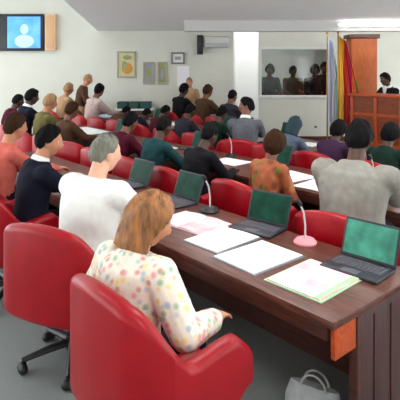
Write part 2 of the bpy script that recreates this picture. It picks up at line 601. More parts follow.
def desk_row(F, L0, L1, label):
    """long bench desk; local +X = -L, +Y = F, origin at (L1, F)"""
    n = L1 - L0
    r = empty('bench_desk', W(L1, F), ANG)
    tag(r, label, 'desk', None)
    bm = bmesh.new(); box(bm, (n / 2, 0.40, DTOP - 0.02), (n, 0.82, 0.04), 0.006); finish('worktop', bm, WOODTOP, r)
    bm = bmesh.new(); box(bm, (n / 2, 0.775, 0.36), (n - 0.06, 0.03, 0.70)); finish('front_panel', bm, WOOD, r, smooth=False)
    bm = bmesh.new(); box(bm, (n / 2, 0.015, DTOP - 0.075), (n - 0.10, 0.022, 0.07), 0.003); finish('apron', bm, WOOD, r)
    for e, nm in ((n - 0.02, 1), (0.02, -1)):
        bm = bmesh.new(); box(bm, (e - 0.005 * nm, 0.50, 0.355), (0.04, 0.56, 0.71), 0.004); ep = finish('end_panel', bm, WOODEND, r)
        bm = bmesh.new()
        for y in (0.34, 0.50, 0.66):
            box(bm, (e + 0.017 * nm, y, 0.36), (0.008, 0.012, 0.64))
        finish('molding', bm, WOOD, ep, smooth=False)
        bm = bmesh.new(); box(bm, (e - 0.012 * nm, 0.215, 0.355), (0.05, 0.04, 0.71), 0.005); finish('post', bm, WOOD, r)
        bm = bmesh.new(); box(bm, (e - 0.005 * nm, 0.105, DTOP - 0.115), (0.025, 0.17, 0.15), 0.003); finish('apron_end', bm, WOODOR, r)
    k = 1.5
    while k < n - 0.8:
        bm = bmesh.new(); box(bm, (k, 0.50, 0.355), (0.03, 0.50, 0.71)); finish('divider', bm, WOOD, r, smooth=False)
        k += 1.5
    return r


desk_row(0.0, 0.0, 5.2, 'long dark wooden bench desk in the front row with open white papers')
desk_row(PITCH, -0.9, 7.6, 'long dark wooden bench desk in the second row behind the red chairs')
desk_row(2 * PITCH, 1.2, 9.3, 'long dark wooden bench desk in the third row')
desk_row(3 * PITCH, 6.62, 7.75, 'dark wooden bench desk in the farthest row near the pillar')


# ------------------------------------------------------------------ red tub chair
def shell_loft(bm, stations, th=0.085):
    """stations: (x,y,nx,ny,z0,z1)"""
    rings = []
    for (x, y, nx, ny, z0, z1) in stations:
        ring = []
        h = th / 2
        prof = []
        for k in range(9):
            a = PI * k / 8
            prof.append((h * math.cos(a), z1 - h + h * math.sin(a)))
        for k in range(9):
            a = PI + PI * k / 8
            prof.append((h * math.cos(a), z0 + h + h * math.sin(a)))
        for (o, z) in prof:
            ring.append(bm.verts.new((x + nx * o, y + ny * o, z)))
        rings.append(ring)
    m = len(rings[0])
    for i in range(len(rings) - 1):
        for k in range(m):
            bm.faces.new((rings[i][k], rings[i][(k + 1) % m], rings[i + 1][(k + 1) % m], rings[i + 1][k]))
    bm.faces.new(rings[0][::-1])
    bm.faces.new(rings[-1])


def chair_path(hw=0.30, yb=-0.29, yf=0.20, rad=0.15):
    """from the front of the +x arm round the back to the front of the -x arm"""
    pts = []
    for k in range(9):
        t = k / 8
        pts.append((hw, yf + (yb + rad - yf) * t, 1, 0))
    for k in range(1, 9):
        a = -PI / 2 * k / 8
        pts.append((hw - rad + rad * math.cos(a), yb + rad + rad * math.sin(a), math.cos(a), math.sin(a)))
    half = pts
    for k in range(1, 6):
        pts.append(((hw - rad) * (1 - k / 5), yb - 0.012 * math.sin(PI / 2 * k / 5), 0, -1))
    other = [(-x, y, -nx, ny) for (x, y, nx, ny) in pts[:-1]][::-1]
    return pts + other


def build_chair():
    r = empty('swivel_armchair')
    P = chair_path()
    n = len(P)
    st = []
    for i, (x, y, nx, ny) in enumerate(P):
        back = min(1.0, max(0.0, (-0.07 - y) / 0.21))
        s = back * back * (3 - 2 * back)
        z1 = 0.64 + (0.27 - 0.06 * (x / 0.3) ** 2) * s + 0.03 * max(0.0, min(1.0, (y + 0.1) / 0.2))
        z0 = 0.36 + 0.02 * (1 - s)
        if i == 0 or i == n - 1:
            z1 -= 0.035; z0 += 0.035
        st.append([x, y - 0.03 * s * 0, nx, ny, z0, z1])
    front = lambda sgn: (sgn * 0.30, 0.235, sgn * 1, 0, 0.43, 0.60)
    split = 9
    bm = bmesh.new(); shell_loft(bm, st[split:n - split]); finish('backrest', bm, RED, r)
    bm = bmesh.new(); shell_loft(bm, [front(1)] + st[:split + 1]); finish('armrest', bm, RED, r)
    bm = bmesh.new(); shell_loft(bm, st[n - split - 1:] + [front(-1)]); finish('armrest', bm, RED, r)
    bm = bmesh.new(); box(bm, (0, -0.01, 0.405), (0.53, 0.50, 0.13), 0.045, 3); finish('seat', bm, RED, r)
    bm = bmesh.new(); box(bm, (0, -0.02, 0.33), (0.30, 0.30, 0.03), 0.01); lathe(bm, [(0.028, 0.10), (0.028, 0.33)], 12); lathe(bm, [(0.045, 0.07), (0.045, 0.16), (0.03, 0.17)], 12)
    finish('column', bm, BLACKMT, r)
    for k in range(5):
        a = 2 * PI * k / 5 + 0.3
        d = Vector((math.cos(a), math.sin(a), 0))
        bm = bmesh.new()
        ring_loft(bm, [d * 0.02 + Vector((0, 0, 0.115)), d * 0.15 + Vector((0, 0, 0.10)), d * 0.30 + Vector((0, 0, 0.075))], [(0.03, 0.024), (0.026, 0.02), (0.018, 0.014)], 10, side=Vector((-d.y, d.x, 0)))
        lg = finish('base_leg', bm, BLACKPL, r)
        bm = bmesh.new()
        sx = Vector((-d.y, d.x, 0))
        for sg in (-1, 1):
            capsule(bm, d * 0.295 + sx * (0.012 * sg) + Vector((0, 0, 0.03)), d * 0.295 + sx * (0.018 * sg) + Vector((0, 0, 0.03)), 0.028, 0.028, 12)
        finish('caster', bm, BLACKPL, lg)
    return r


CHAIR0 = build_chair()
_first = [True]


def chair(L, F, turn, label, s=1.0, loc=None, group='red armchairs in the rows'):
    if _first[0]:
        r = CHAIR0; _first[0] = False
    else:
        r = CHAIR0.copy(); COL.objects.link(r)
        for ch in list(CHAIR0.children):
            c = ch.copy(); COL.objects.link(c); c.parent = r
            for g in ch.children:
                d = g.copy(); COL.objects.link(d); d.parent = c
    r.location = W(L, F) if loc is None else loc
    r.rotation_euler = (0, 0, ANG + turn)
    r.scale = (s, s, s)
    tag(r, label, 'chair', group)
    return r


# ------------------------------------------------------------------ people
def head_r(p):
    """surface point of the bare head for a unit direction p (face looks to +Y)"""
    x, y, z = 0.074 * p.x, 0.094 * p.y, 0.120 * p.z
    if y < 0:
        y *= 1.08
    if z < -0.02:
        t = min(1.0, (-0.02 - z) / 0.10)
        x *= 1 - 0.26 * t
        y *= (1 - 0.06 * t) if y > 0 else (1 - 0.45 * t)
    return Vector((x, y, z))


def add_head(bm, M, nu=36, nv=28):
    rows = []
    for i in range(nv + 1):
        ph = PI * i / nv
        row = []
        for k in range(nu):
            al = 2 * PI * k / nu
            p = Vector((math.sin(ph) * math.sin(al), math.sin(ph) * math.cos(al), math.cos(ph)))
            q = head_r(p)
            if p.y > 0:
                x, z = q.x, q.z
                e = lambda a: math.exp(-a)
                q.y += 0.026 * e((x / 0.013) ** 2 + ((z + 0.024) / 0.020) ** 2)
                q.y += 0.012 * e((x / 0.010) ** 2 + ((z - 0.004) / 0.022) ** 2)
                q.y -= 0.011 * e(((abs(x) - 0.031) / 0.014) ** 2 + ((z - 0.012) / 0.012) ** 2)
                q.y += 0.005 * e((x / 0.05) ** 2 + ((z - 0.036) / 0.010) ** 2)
                q.y += 0.007 * e((x / 0.022) ** 2 + ((z + 0.060) / 0.009) ** 2)
                q.y += 0.010 * e((x / 0.026) ** 2 + ((z + 0.100) / 0.018) ** 2)
            row.append(bm.verts.new(M @ q))
            if i in (0, nv):
                row = row * nu
                break
        rows.append(row)
    for i in range(nv):
        for k in range(nu):
            a, b, c, d = rows[i][k], rows[i][(k + 1) % nu], rows[i + 1][(k + 1) % nu], rows[i + 1][k]
            if i == 0:
                bm.faces.new((a, c, d))
            elif i == nv - 1:
                bm.faces.new((a, b, c))
            else:
                bm.faces.new((a, b, c, d))
    for s in (-1, 1):
        ellipsoid(bm, (s * 0.077, -0.008, -0.006), (0.013, 0.020, 0.033), M=M, u=10, v=8)


def hair_bm(M, style, rough=0.03, seed=0, nu=64, nv=44):
    bm = bmesh.new()
    keys = {
        'short': [(0, 0.66), (35, 0.55), (62, 0.30), (80, 0.02), (100, -0.16), (125, -0.50), (180, -0.62)],
        'crop':  [(0, 0.62), (35, 0.55), (62, 0.32), (80, 0.08), (100, -0.05), (125, -0.40), (180, -0.52)],
        'afro':  [(0, 0.52), (35, 0.44), (62, 0.20), (80, -0.10), (100, -0.30), (125, -0.60), (180, -0.70)],
        'bob':   [(0, 0.60), (30, 0.44), (48, 0.10), (60, -0.60), (72, -0.97), (180, -1.01)],
        'long':  [(0, 0.60), (30, 0.44), (48, 0.10), (62, -0.60), (76, -0.97), (180, -1.01)],
        'scarf': [(0, 0.46), (35, 0.36), (60, -0.10), (74, -0.70), (90, -0.97), (180, -1.01)],
        'receding': [(0, 0.86), (35, 0.80), (60, 0.42), (80, 0.05), (100, -0.10), (125, -0.45), (180, -0.58)],
    }[style]
    th = {'short': 0.016, 'crop': 0.009, 'afro': 0.034, 'bob': 0.026, 'long': 0.024, 'scarf': 0.022, 'receding': 0.010}[style]
    Lc = {'bob': 0.145, 'long': 0.27, 'scarf': 0.15}.get(style, 0)
    rows = []
    for i in range(nv + 1):
        ph = PI * i / nv
        row = []
        for k in range(nu):
            al = 2 * PI * k / nu
            p = Vector((math.sin(ph) * math.sin(al), math.sin(ph) * math.cos(al), math.cos(ph)))
            q = head_r(p)
            az = abs(math.degrees(math.atan2(p.x, p.y)))
            zm = keys[-1][1]
            for (a0, z0), (a1, z1) in zip(keys, keys[1:]):
                if a0 <= az <= a1:
                    zm = z0 + (z1 - z0) * (az - a0) / (a1 - a0)
                    break
            w = (p.z - zm) / 0.10 + 0.5
            w = max(0.0, min(1.0, w))
            w = w * w * (3 - 2 * w)
            h = th
            if p.y < 0:
                h *= 1.15
            nzv = noise.noise(Vector((al * 3.2, ph * 1.2, seed * 7.3))) + 0.6 * noise.noise(Vector((al * 9, ph * 2.0, seed * 3.1 + 5)))
            q2 = q + p * (h + rough * 0.35 * nzv)
            if Lc and p.z < 0.05:
                sn = max(1e-3, math.sin(ph))
                R = 0.112 if abs(p.x) > 0.3 else 0.118
                R *= 1 + rough * 2.0 * nzv
                hx = R * p.x / max(sn, 1e-3); hy = R * p.y / max(sn, 1e-3)
                rr = min(R / sn, Lc / max(1e-3, -p.z) if p.z < 0 else 9)
                cand = p * rr
                cand.y -= 0.014
                cand = Vector((cand.x * 0.88, cand.y, cand.z))
                bl = max(0.0, min(1.0, (0.05 - p.z) / 0.35))
                q2 = q2.lerp(cand, bl)
            q1 = q * 0.80
            if Lc and p.z < -0.5:
                q1 = Vector((q.x * 0.6, -abs(q.y) * 0.6 - 0.01, q.z * 0.8))
            row.append(bm.verts.new(M @ q1.lerp(q2, w)))
            if i in (0, nv):
                row = row * nu
                break
        rows.append(row)
    for i in range(nv):
        for k in range(nu):
            a, b, c, d = rows[i][k], rows[i][(k + 1) % nu], rows[i + 1][(k + 1) % nu], rows[i + 1][k]
            if i == 0:
                bm.faces.new((a, c, d))
            elif i == nv - 1:
                bm.faces.new((a, b, c))
            else:
                bm.faces.new((a, b, c, d))
    return bm


def add_hand(bm, wrist, d, up, side, curl=22, k=1.0):
    """palm and five fingers; d = pointing direction, up = back of the hand, side = +1 when the thumb lies to d x up"""
    d = d.normalized()
    s = d.cross(up).normalized()
    u = s.cross(d).normalized()
    ring_loft(bm, [wrist - d * 0.01, wrist + d * 0.03 * k, wrist + d * 0.088 * k], [(0.027 * k, 0.019 * k), (0.038 * k, 0.017 * k), (0.041 * k, 0.013 * k)], 12, side=s)
    lens = [0.070, 0.078, 0.073, 0.058]
    for i in range(4):
        off = (0.0315 - 0.021 * i) * k * side
        a = wrist + d * (0.080 * k) + s * off
        ca = math.radians(curl)
        d1 = (d * math.cos(ca) - u * math.sin(ca) + s * (0.10 * off / 0.03 * 0.6)).normalized()
        b = a + d1 * lens[i] * 0.52 * k
        cb = math.radians(curl * 2.2)
        d2 = (d * math.cos(cb) - u * math.sin(cb)).normalized()
        c = b + d2 * lens[i] * 0.48 * k
        capsule(bm, a, b, 0.0095 * k, 0.0088 * k, 8, caps=2)
        capsule(bm, b, c, 0.0088 * k, 0.0078 * k, 8, caps=2)
    a = wrist + d * 0.024 * k + s * (0.028 * k * side)
    t1 = (d * 0.70 + s * side * 0.70 - u * 0.25).normalized()
    b = a + t1 * 0.045 * k
    t2 = (d * 0.92 + s * side * 0.30 - u * 0.25).normalized()
    capsule(bm, a, b, 0.013 * k, 0.011 * k, 8, caps=2)
    capsule(bm, b, b + t2 * 0.034 * k, 0.0105 * k, 0.009 * k, 8, caps=2)


def ik(sh, wr, pole, l1=0.29, l2=0.255):
    v = wr - sh
    D = v.length
    if D > (l1 + l2) * 0.985:
        v = v * ((l1 + l2) * 0.985 / D)
        D = v.length
        wr = sh + v
    t = v.normalized()
    a = (l1 * l1 - l2 * l2 + D * D) / (2 * D)
    h = math.sqrt(max(0.0, l1 * l1 - a * a))
    pp = pole - t * pole.dot(t)
    pp.normalize()
    return sh + t * a + pp * h, wr


SKIN = [mat('skin_warm', (196, 136, 104), 0.55, 0.06, 18), mat('skin_brown', (122, 76, 54), 0.55, 0.06, 18), mat('skin_dark', (78, 50, 38), 0.55, 0.06, 18),
        mat('skin_fair', (226, 172, 146), 0.55, 0.06, 18)]
HAIRB = mat('black_hair', (15, 13, 14), 0.8, 0.3, 60, spec=0.12, stretch=(1, 1, 0.2))
HAIRG = mat('grey_hair', (112, 112, 100), 0.6, 0.3, 60, stretch=(1, 1, 0.2))
HAIRBR = mat('brown_hair', (54, 33, 18), 0.75, 0.3, 60, spec=0.12, stretch=(1, 1, 0.2))
HAIRAU = mat('auburn_hair', (92, 62, 36), 0.5, 0.3, 38, rgb2=(186, 118, 62), stretch=(1, 1, 0.18))
HAIRTN = mat('fair_brown_hair', (152, 116, 76), 0.5, 0.3, 50, stretch=(1, 1, 0.2))
SHOE = mat('black_leather', (28, 24, 24), 0.35, 0.1, 20)
SHIRTW = mat('white_cotton', (238, 240, 238), 0.8, 0.02, 30)


def cloth(name, rgb, rough=0.85, var=0.12, scale=18):
    return mat(name, rgb, rough, var, scale, bump=0.15, spec=0.15)


NAVY = cloth('navy_wool', (20, 22, 38))
BLACKC = cloth('black_wool', (20, 20, 25))
GREYL = cloth('light_grey_wool', (146, 143, 136))
GREYM = cloth('mid_grey_wool', (98, 100, 108))
GREYD = cloth('charcoal_wool', (46, 46, 55))
TEALC = cloth('teal_cotton', (28, 64, 68))
SALMON = cloth('salmon_cotton', (206, 104, 92))
BROWNC = cloth('brown_wool', (80, 56, 40))
TANC = cloth('tan_cotton', (176, 142, 108))
OLIVE = cloth('olive_cotton', (104, 98, 58))
PURPLE = cloth('purple_cotton', (62, 38, 66))
DGREEN = cloth('dark_green_wool', (20, 44, 36))
PINKGR = cloth('rose_grey_cotton', (190, 168, 164))
WINE = cloth('wine_wool', (74, 16, 34))
BLUEGR = cloth('blue_grey_cotton', (88, 98, 118))
WHITEC = cloth('white_shirt_cotton', (240, 244, 240), 0.8, 0.03)
PASTEL = mat_spots('pastel_print', (242, 232, 216), [(236, 150, 160), (150, 190, 160), (240, 214, 130), (170, 190, 210), (214, 140, 130), (244, 240, 230)], 30, 0.8, 0.9)
ORGREEN = mat_spots('orange_green_print', (168, 92, 56), [(96, 118, 34), (50, 92, 42), (190, 128, 74), (126, 60, 36)], 14, 0.8, 0.9)

RAD_T = [(-0.07, 0.150, 0.105), (0.0, 0.172, 0.125), (0.10, 0.155, 0.115), (0.20, 0.145, 0.108), (0.30, 0.158, 0.116), (0.38, 0.168, 0.118), (0.44, 0.165, 0.108), (0.49, 0.128, 0.082), (0.53, 0.068, 0.060)]


def person(loc, face, label, top, pants=NAVY, skin=1, hair=('short', HAIRB), lean=8, pitch=10, yaw=0, tilt=0, pose='desk', s=1.0,
           topname='jacket', vox=0.011, loose=0.0, collar=False, seed=0, group=None, hands=None, wide=1.0, headk=1.0, twist=0, cat='person', shirtfront=False, tie=None):
    stand = pose.startswith('stand')
    hz = 0.94 if stand else 0.555
    la = math.radians(lean)
    Rtw = Matrix.Rotation(math.radians(twist), 4, 'Z')

    def spine(sv):
        """curve of the back"""
        n = 14
        p = Vector((0, -0.03, hz))
        ds = sv / n
        for i in range(n):
            q = (i + 0.5) * ds
            a = la * (0.4 + 1.4 * max(0.0, min(1.0, q / 0.5)))
            p = p + Vector((0, math.sin(a), math.cos(a))) * ds
        return p
    sdir = (spine(0.55) - spine(0.50)).normalized()
    neck0 = spine(0.52)
    nd = (sdir + Vector((0, 0.25, 0.25))).normalized()
    neck1 = neck0 + nd * 0.10
    pa = math.radians(pitch)
    headc = neck1 + nd * 0.055 + Vector((0, 0.022, 0.012))
    Mh = Matrix.Translation(headc) @ Rtw @ Matrix.Rotation(math.radians(yaw), 4, 'Z') @ Matrix.Rotation(math.radians(tilt), 4, 'Y') @ Matrix.Rotation(-pa, 4, 'X') @ Matrix.Scale(headk, 4)
    shc = spine(0.455)
    shl = {}
    wr = {}
    el = {}
    hdir = {}
    hup = {}
    H = {'desk': ((0.15, 0.47, 0.795), (0.10, 0.50, 0.795)), 'write': ((0.20, 0.44, 0.795), (0.06, 0.50, 0.795)), 'lap': ((0.12, 0.30, 0.66), (0.10, 0.33, 0.66)),
         'arm': ((0.29, 0.24, 0.72), (0.29, 0.22, 0.72)), 'stand': ((0.25, 0.06, 0.82), (0.25, 0.08, 0.82)), 'standread': ((0.14, 0.34, 1.12), (0.12, 0.34, 1.12))}[pose]
    if hands:
        H = hands
    for i, sg in ((0, -1), (1, 1)):          # 0 left (local -x), 1 right (+x)
        shl[sg] = shc + Rtw @ Vector((sg * 0.172 * wide, 0, 0))
        w = Vector(H[i]); w = Vector((sg * w.x, w.y, w.z))
        e, w = ik(shl[sg], w, Vector((sg * 0.65, -0.35, -0.75)))
        el[sg], wr[sg] = e, w
        dd = (w - e).normalized()
        if not stand and w.z < 0.9:
            dd.z *= 0.15
            dd.normalize()
        hdir[sg] = dd
        hup[sg] = Vector((0, 0, 1)) if abs(dd.z) < 0.8 else Vector((sg, 0, 0))
    hip = {sg: Vector((sg * 0.092, 0.0, hz - 0.005 if stand else hz + 0.005)) for sg in (-1, 1)}
    if stand:
        knee = {sg: Vector((sg * 0.10, 0.03, 0.50)) for sg in (-1, 1)}
        ank = {sg: Vector((sg * 0.11, -0.02, 0.09)) for sg in (-1, 1)}
    else:
        knee = {sg: Vector((sg * 0.105, 0.41, 0.545)) for sg in (-1, 1)}
        ank = {sg: Vector((sg * 0.11, 0.37 + 0.05 * sg, 0.09)) for sg in (-1, 1)}

    def torso(b, off, s0=-0.07, s1=0.53):
        pts, rads = [], []
        for (sv, a, bb) in RAD_T:
            if s0 - 1e-6 <= sv <= s1 + 1e-6:
                pts.append(spine(max(sv, 0)) + (Vector((0, 0, sv)) if sv < 0 else Vector()))
                k = 1.0 if sv <= 0.05 else (wide if sv < 0.46 else (0.4 * wide + 0.6 if sv < 0.50 else 1.0))
                rads.append((a * k + off, bb * (0.5 + 0.5 * k) + off))
        ring_loft(b, pts, rads, 22)

    def arms(b, off, end=1.0):
        for sg in (-1, 1):
            capsule(b, shl[sg] - Vector((sg * 0.03, 0, 0.01)), shl[sg], 0.066 + off, 0.058 + off, 14)
            capsule(b, shl[sg], el[sg], 0.056 + off, 0.043 + off, 14)
            e2 = el[sg] + (wr[sg] - el[sg]) * end
            capsule(b, el[sg], e2, 0.043 + off, 0.030 + off * 0.7, 14)

    def legs(b, off):
        for sg in (-1, 1):
            capsule(b, hip[sg], knee[sg], 0.082 + off, 0.058 + off, 14)
            capsule(b, knee[sg], ank[sg], 0.056 + off, 0.040 + off, 14)

    S = Matrix.Scale(s, 4)
    # body: one continuous surface
    bm = bmesh.new()
    torso(bm, 0.0); arms(bm, 0.0); legs(bm, 0.0)
    ring_loft(bm, [spine(0.48), neck0, neck1, neck1 + nd * 0.05], [(0.060, 0.052), (0.058, 0.058), (0.054, 0.058), (0.05, 0.055)], 16)
    add_head(bm, Mh)
    for sg in (-1, 1):
        add_hand(bm, wr[sg], hdir[sg], hup[sg], -sg, curl=24)
        ellipsoid(bm, (ank[sg].x, ank[sg].y + 0.07, 0.05), (0.040, 0.115, 0.038), u=12, v=8)
    bm = remesh(bm, vox, 2)
    for f in bm.faces:
        f.material_index = 0
    Mi = Mh.inverted()
    for f in bm.faces:
        c = Mi @ f.calc_center_median()
        if c.y > 0.066 and abs(c.x) < 0.024 and abs(c.z + 0.062) < 0.0065:
            f.material_index = 3
    for sg in (-1, 1):
        ellipsoid(bm, (sg * 0.030, 0.0700, 0.012), (0.0120, 0.0100, 0.0080), M=Mh, mi=1, u=10, v=8)
        ellipsoid(bm, (sg * 0.030, 0.0768, 0.012), (0.0062, 0.0050, 0.0062), M=Mh, mi=2, u=8, v=6)
    bm.transform(S)
    o = finish('person', bm, [SKIN[skin], EYEW, EYED, LIPS])
    o.location = loc
    o.rotation_euler = (0, 0, face)
    tag(o, label, cat, group)
    # top
    bm = bmesh.new()
    off = 0.014 + loose
    torso(bm, off, -0.07, 0.49); arms(bm, off, 0.93)
    ring_loft(bm, [spine(0.44), spine(0.50), spine(0.535)], [(0.15 * wide + off, 0.106 + off), (0.105 + off, 0.084 + off), (0.066 + off, 0.068 + off * 0.8)], 18)
    if stand:
        ring_loft(bm, [Vector((0, -0.02, hz - 0.14)), Vector((0, -0.03, hz - 0.02))], [(0.18 + off, 0.13 + off), (0.172 + off, 0.125 + off)], 20)
    bm = remesh(bm, vox * 1.1, 4)
    for v in bm.verts:
        n_ = noise.noise(Vector((v.co.x * 13 + seed, v.co.y * 13, v.co.z * 7))) * 0.006 + noise.noise(Vector((v.co.x * 30, v.co.y * 30 + seed, v.co.z * 18))) * 0.003
        v.co += v.normal * n_
    bm.transform(S)
    finish(topname, bm, top, o)
    # trousers
    bm = bmesh.new()
    off = 0.012
    torso(bm, off + 0.003, -0.07, 0.10); legs(bm, off)
    bm = remesh(bm, vox * 1.2, 3)
    bm.transform(S)
    finish('trousers', bm, pants, o)
    for sg in (-1, 1):
        bm = bmesh.new()
        a = ank[sg]
        ring_loft(bm, [Vector((a.x, a.y - 0.065, 0.04)), Vector((a.x, a.y - 0.03, 0.05)), Vector((a.x, a.y + 0.06, 0.048)), Vector((a.x, a.y + 0.14, 0.036)), Vector((a.x, a.y + 0.195, 0.026))],
                  [(0.025, 0.030), (0.042, 0.048), (0.048, 0.046), (0.048, 0.034), (0.026, 0.020)], 14, side=Vector((1, 0, 0)))
        bm.transform(S)
        finish('shoe', bm, SHOE, o)
    # hair
    if hair:
        bm = hair_bm(Mh, hair[0], seed=seed + 1)
        bm.transform(S)
        finish('headscarf' if hair[0] == 'scarf' else 'hair', bm, hair[1], o)
    if collar:
        bm = bmesh.new()
        ring_loft(bm, [spine(0.525), neck0 + nd * 0.028, neck0 + nd * 0.048], [(0.076, 0.078), (0.070, 0.074), (0.062, 0.067)], 18)
        bm.transform(S)
        finish('shirt_collar', bm, SHIRTW, o)
    if shirtfront:
        bm = bmesh.new()
        for q in range(5):
            sv = 0.30 + 0.055 * q
            c = spine(sv) + Vector((0, 0.108 - 0.012 * max(0, q - 2), 0))
            ellipsoid(bm, c, (0.012 + 0.011 * q, 0.032, 0.045), u=10, v=8)
        bm = remesh(bm, 0.009, 3)
        bm.transform(S)
        finish('shirt', bm, SHIRTW, o)
    return o


def seat(L, F, label, top, turn=0.0, chair_label=None, cF=None, cL=None, cturn=None, cs=1.0, **k):
    o = person(W(L, F), ANG + math.radians(turn), label, top, **k)
    if chair_label:
        chair(L if cL is None else cL, (F + 0.05) if cF is None else cF, math.radians(turn if cturn is None else cturn), chair_label, cs)
    return o


#--PEOPLE--
# front row
seat(0.74, -0.62, 'woman seated at the front desk in a pale pastel print blouse, auburn bobbed hair', PASTEL, turn=8, pose='arm', s=0.92, hair=('bob', HAIRAU), skin=0,
     lean=10, pitch=20, yaw=-42, tilt=-6, loose=0.026, topname='blouse', vox=0.007, pants=NAVY, wide=1.12, headk=1.14, seed=3,
     hands=((0.27, 0.30, 0.75), (0.33, 0.31, 0.735)),
     chair_label='red swivel armchair under the woman in the pastel blouse', cF=-0.53, cL=0.60, cturn=0, cs=1.06)
seat(1.68, -0.32, 'man in a white shirt seated at the front desk, short grey hair', WHITEC, turn=14, pose='desk', s=1.06, hair=('receding', HAIRG), skin=3,
     lean=9, pitch=8, yaw=-20, loose=0.02, topname='shirt', vox=0.008, pants=GREYD, wide=1.18, seed=4,
     chair_label='red swivel armchair behind the man in the white shirt, turned aside', cF=-0.43, cL=1.68, cturn=24, cs=1.06)
seat(2.70, -0.28, 'man in a dark navy suit and white collar, left of the white shirt', NAVY, turn=-6, pose='desk', s=1.03, hair=('short', HAIRB), skin=0,
     lean=8, pitch=8, yaw=-25, vox=0.009, pants=NAVY, collar=True, seed=5, wide=1.05,
     chair_label='red swivel armchair behind the man in the navy suit', cF=-0.42, cL=2.82, cturn=12, cs=1.06)
seat(3.66, -0.20, 'person in a salmon pink top at the far left of the front desk', SALMON, pose='desk', s=1.05, hair=('short', HAIRBR), skin=0, lean=8, pitch=8, topname='blouse', seed=6,
     chair_label='red swivel armchair under the person in the salmon top')

# second row
def row2(L, label, top, cl, **k):
    F = k.pop('F', 1.36)
    return seat(L, F, label, top, chair_label=cl, cF=k.pop('cF', 1.30), **k)


row2(0.74, 'broad man in a light grey jacket seen from behind, dark hair', GREYL, 'red armchair behind the broad man in light grey', hair=('short', HAIRB), skin=2, s=1.10, lean=9, pitch=12, wide=1.30, F=1.30, cF=1.24,
     vox=0.009, pants=GREYD, loose=0.012, seed=9, turn=12)
row2(1.80, 'woman with brown hair in an orange and green print dress', ORGREEN, 'red armchair beside the woman in orange and green', hair=('afro', HAIRBR), skin=1, s=0.94, F=1.56, cF=1.40, lean=8, pitch=8, wide=0.92, pose='lap', topname='dress', vox=0.009, seed=10, yaw=15)
row2(2.62, 'man in a black suit bent over papers left of the orange and green dress', BLACKC, 'red armchair behind the bent man in the dark suit', hair=('crop', HAIRB), skin=2, s=0.97, lean=16, pitch=18, seed=11)
row2(3.35, 'person in a teal top in the middle of the second row', TEALC, 'red armchair behind the person in the teal top', hair=('crop', HAIRB), skin=2, s=0.98, topname='shirt', seed=12, lean=12)
row2(4.10, 'person in a wine red top in the second row beside the teal top', WINE, 'red armchair behind the person in the wine red top', hair=('short', HAIRB), skin=1, s=0.98, topname='blouse', seed=13, lean=14)
row2(5.60, 'person in a brown jacket above the man in the navy suit', BROWNC, 'red armchair behind the person in the brown jacket', hair=('short', HAIRBR), skin=1, s=1.0, seed=15, lean=9)
row2(6.35, 'person in an olive top with fair brown hair near the left end', OLIVE, 'red armchair behind the person in the olive top', hair=('short', HAIRTN), skin=0, s=1.06, topname='shirt', seed=16)
row2(7.10, 'black haired man in navy near the far left end of the second row', NAVY, 'red armchair under the black haired man in navy', hair=('short', HAIRB), skin=2, s=1.10, seed=17, collar=True)

row2(7.85, 'person in a wine red jacket at the far left end of the second row', WINE, 'red armchair at the far left end of the second row', hair=('crop', HAIRB), skin=2, s=1.02, seed=18, lean=12)

chair(4.85, 1.30, 0.3, 'empty red armchair in the second row beyond the man in the white shirt')

# third row
def row3(L, label, top, cl, **k):
    F = k.pop('F', 3.16)
    return seat(L, F, label, top, chair_label=cl, cF=k.pop('cF', 3.10), **k)


row3(1.55, 'person in a dark green suit with thick black hair beyond the grey jacket', DGREEN, 'red armchair under the person beyond the grey jacket', hair=('afro', HAIRB), skin=2, s=0.93, lean=14, pitch=22, seed=20)
row3(2.24, 'person in a purple top with full black hair, left of the grey jacket', PURPLE, 'red armchair under the person in the purple top', hair=('afro', HAIRB), skin=2, s=0.92, lean=16, pitch=24, topname='blouse', seed=21)
row3(2.92, 'person in a teal headscarf bent over the third row desk', BLUEGR, 'red armchair under the person in the teal headscarf', hair=('scarf', mat('teal_scarf', (24, 52, 62), 0.8, 0.1, 20)), skin=2, s=0.92, lean=16, pitch=24, topname='blouse', seed=22)
row3(3.62, 'man in a mid grey suit turning to the camera, in front of the pillar', GREYM, 'red armchair under the man in the mid grey suit', hair=('crop', HAIRB), skin=1, s=1.06, lean=3, pitch=4, yaw=95, seed=23, collar=True, turn=30, shirtfront=True)
row3(4.35, 'person in a dark green jacket left of the mid grey suit', DGREEN, 'red armchair under the person left of the mid grey suit', hair=('crop', HAIRB), skin=2, s=0.96, lean=16, pitch=20, seed=24)
row3(5.10, 'person in a charcoal jacket in the middle of the third row', GREYD, 'red armchair under the middle person of the third row', hair=('crop', HAIRB), skin=2, s=0.95, lean=16, pitch=20, seed=25)
row3(5.85, 'person in a wine red jacket beyond the teal top', WINE, 'red armchair under the person in the wine red jacket', hair=('crop', HAIRB), skin=2, s=0.92, lean=20, pitch=22, seed=26)
row3(6.60, 'person in a dark navy jacket in the third row under the olive print', NAVY, 'red armchair under the navy jacket in the third row', hair=('crop', HAIRB), skin=2, s=0.90, lean=32, pitch=26, seed=28)
row3(7.32, 'person in dark brown in the third row under the orange picture', BROWNC, 'red armchair under the dark brown top in the third row', hair=('crop', HAIRB), skin=2, s=0.90, lean=32, pitch=26, seed=29, topname='shirt')
row3(9.40, 'person in tan with fair brown hair at the far left end of the third row', TANC, 'red armchair under the person in tan, third row', hair=('short', HAIRTN), skin=0, s=1.10, lean=8, pitch=8, seed=36, topname='shirt')
row3(8.05, 'person in a rose grey top with black hair leaning at the long white sheet', PINKGR, 'red armchair under the person in the rose grey top', hair=('short', HAIRB), skin=1, s=1.12, lean=10, pitch=14, topname='blouse', seed=27, yaw=20)

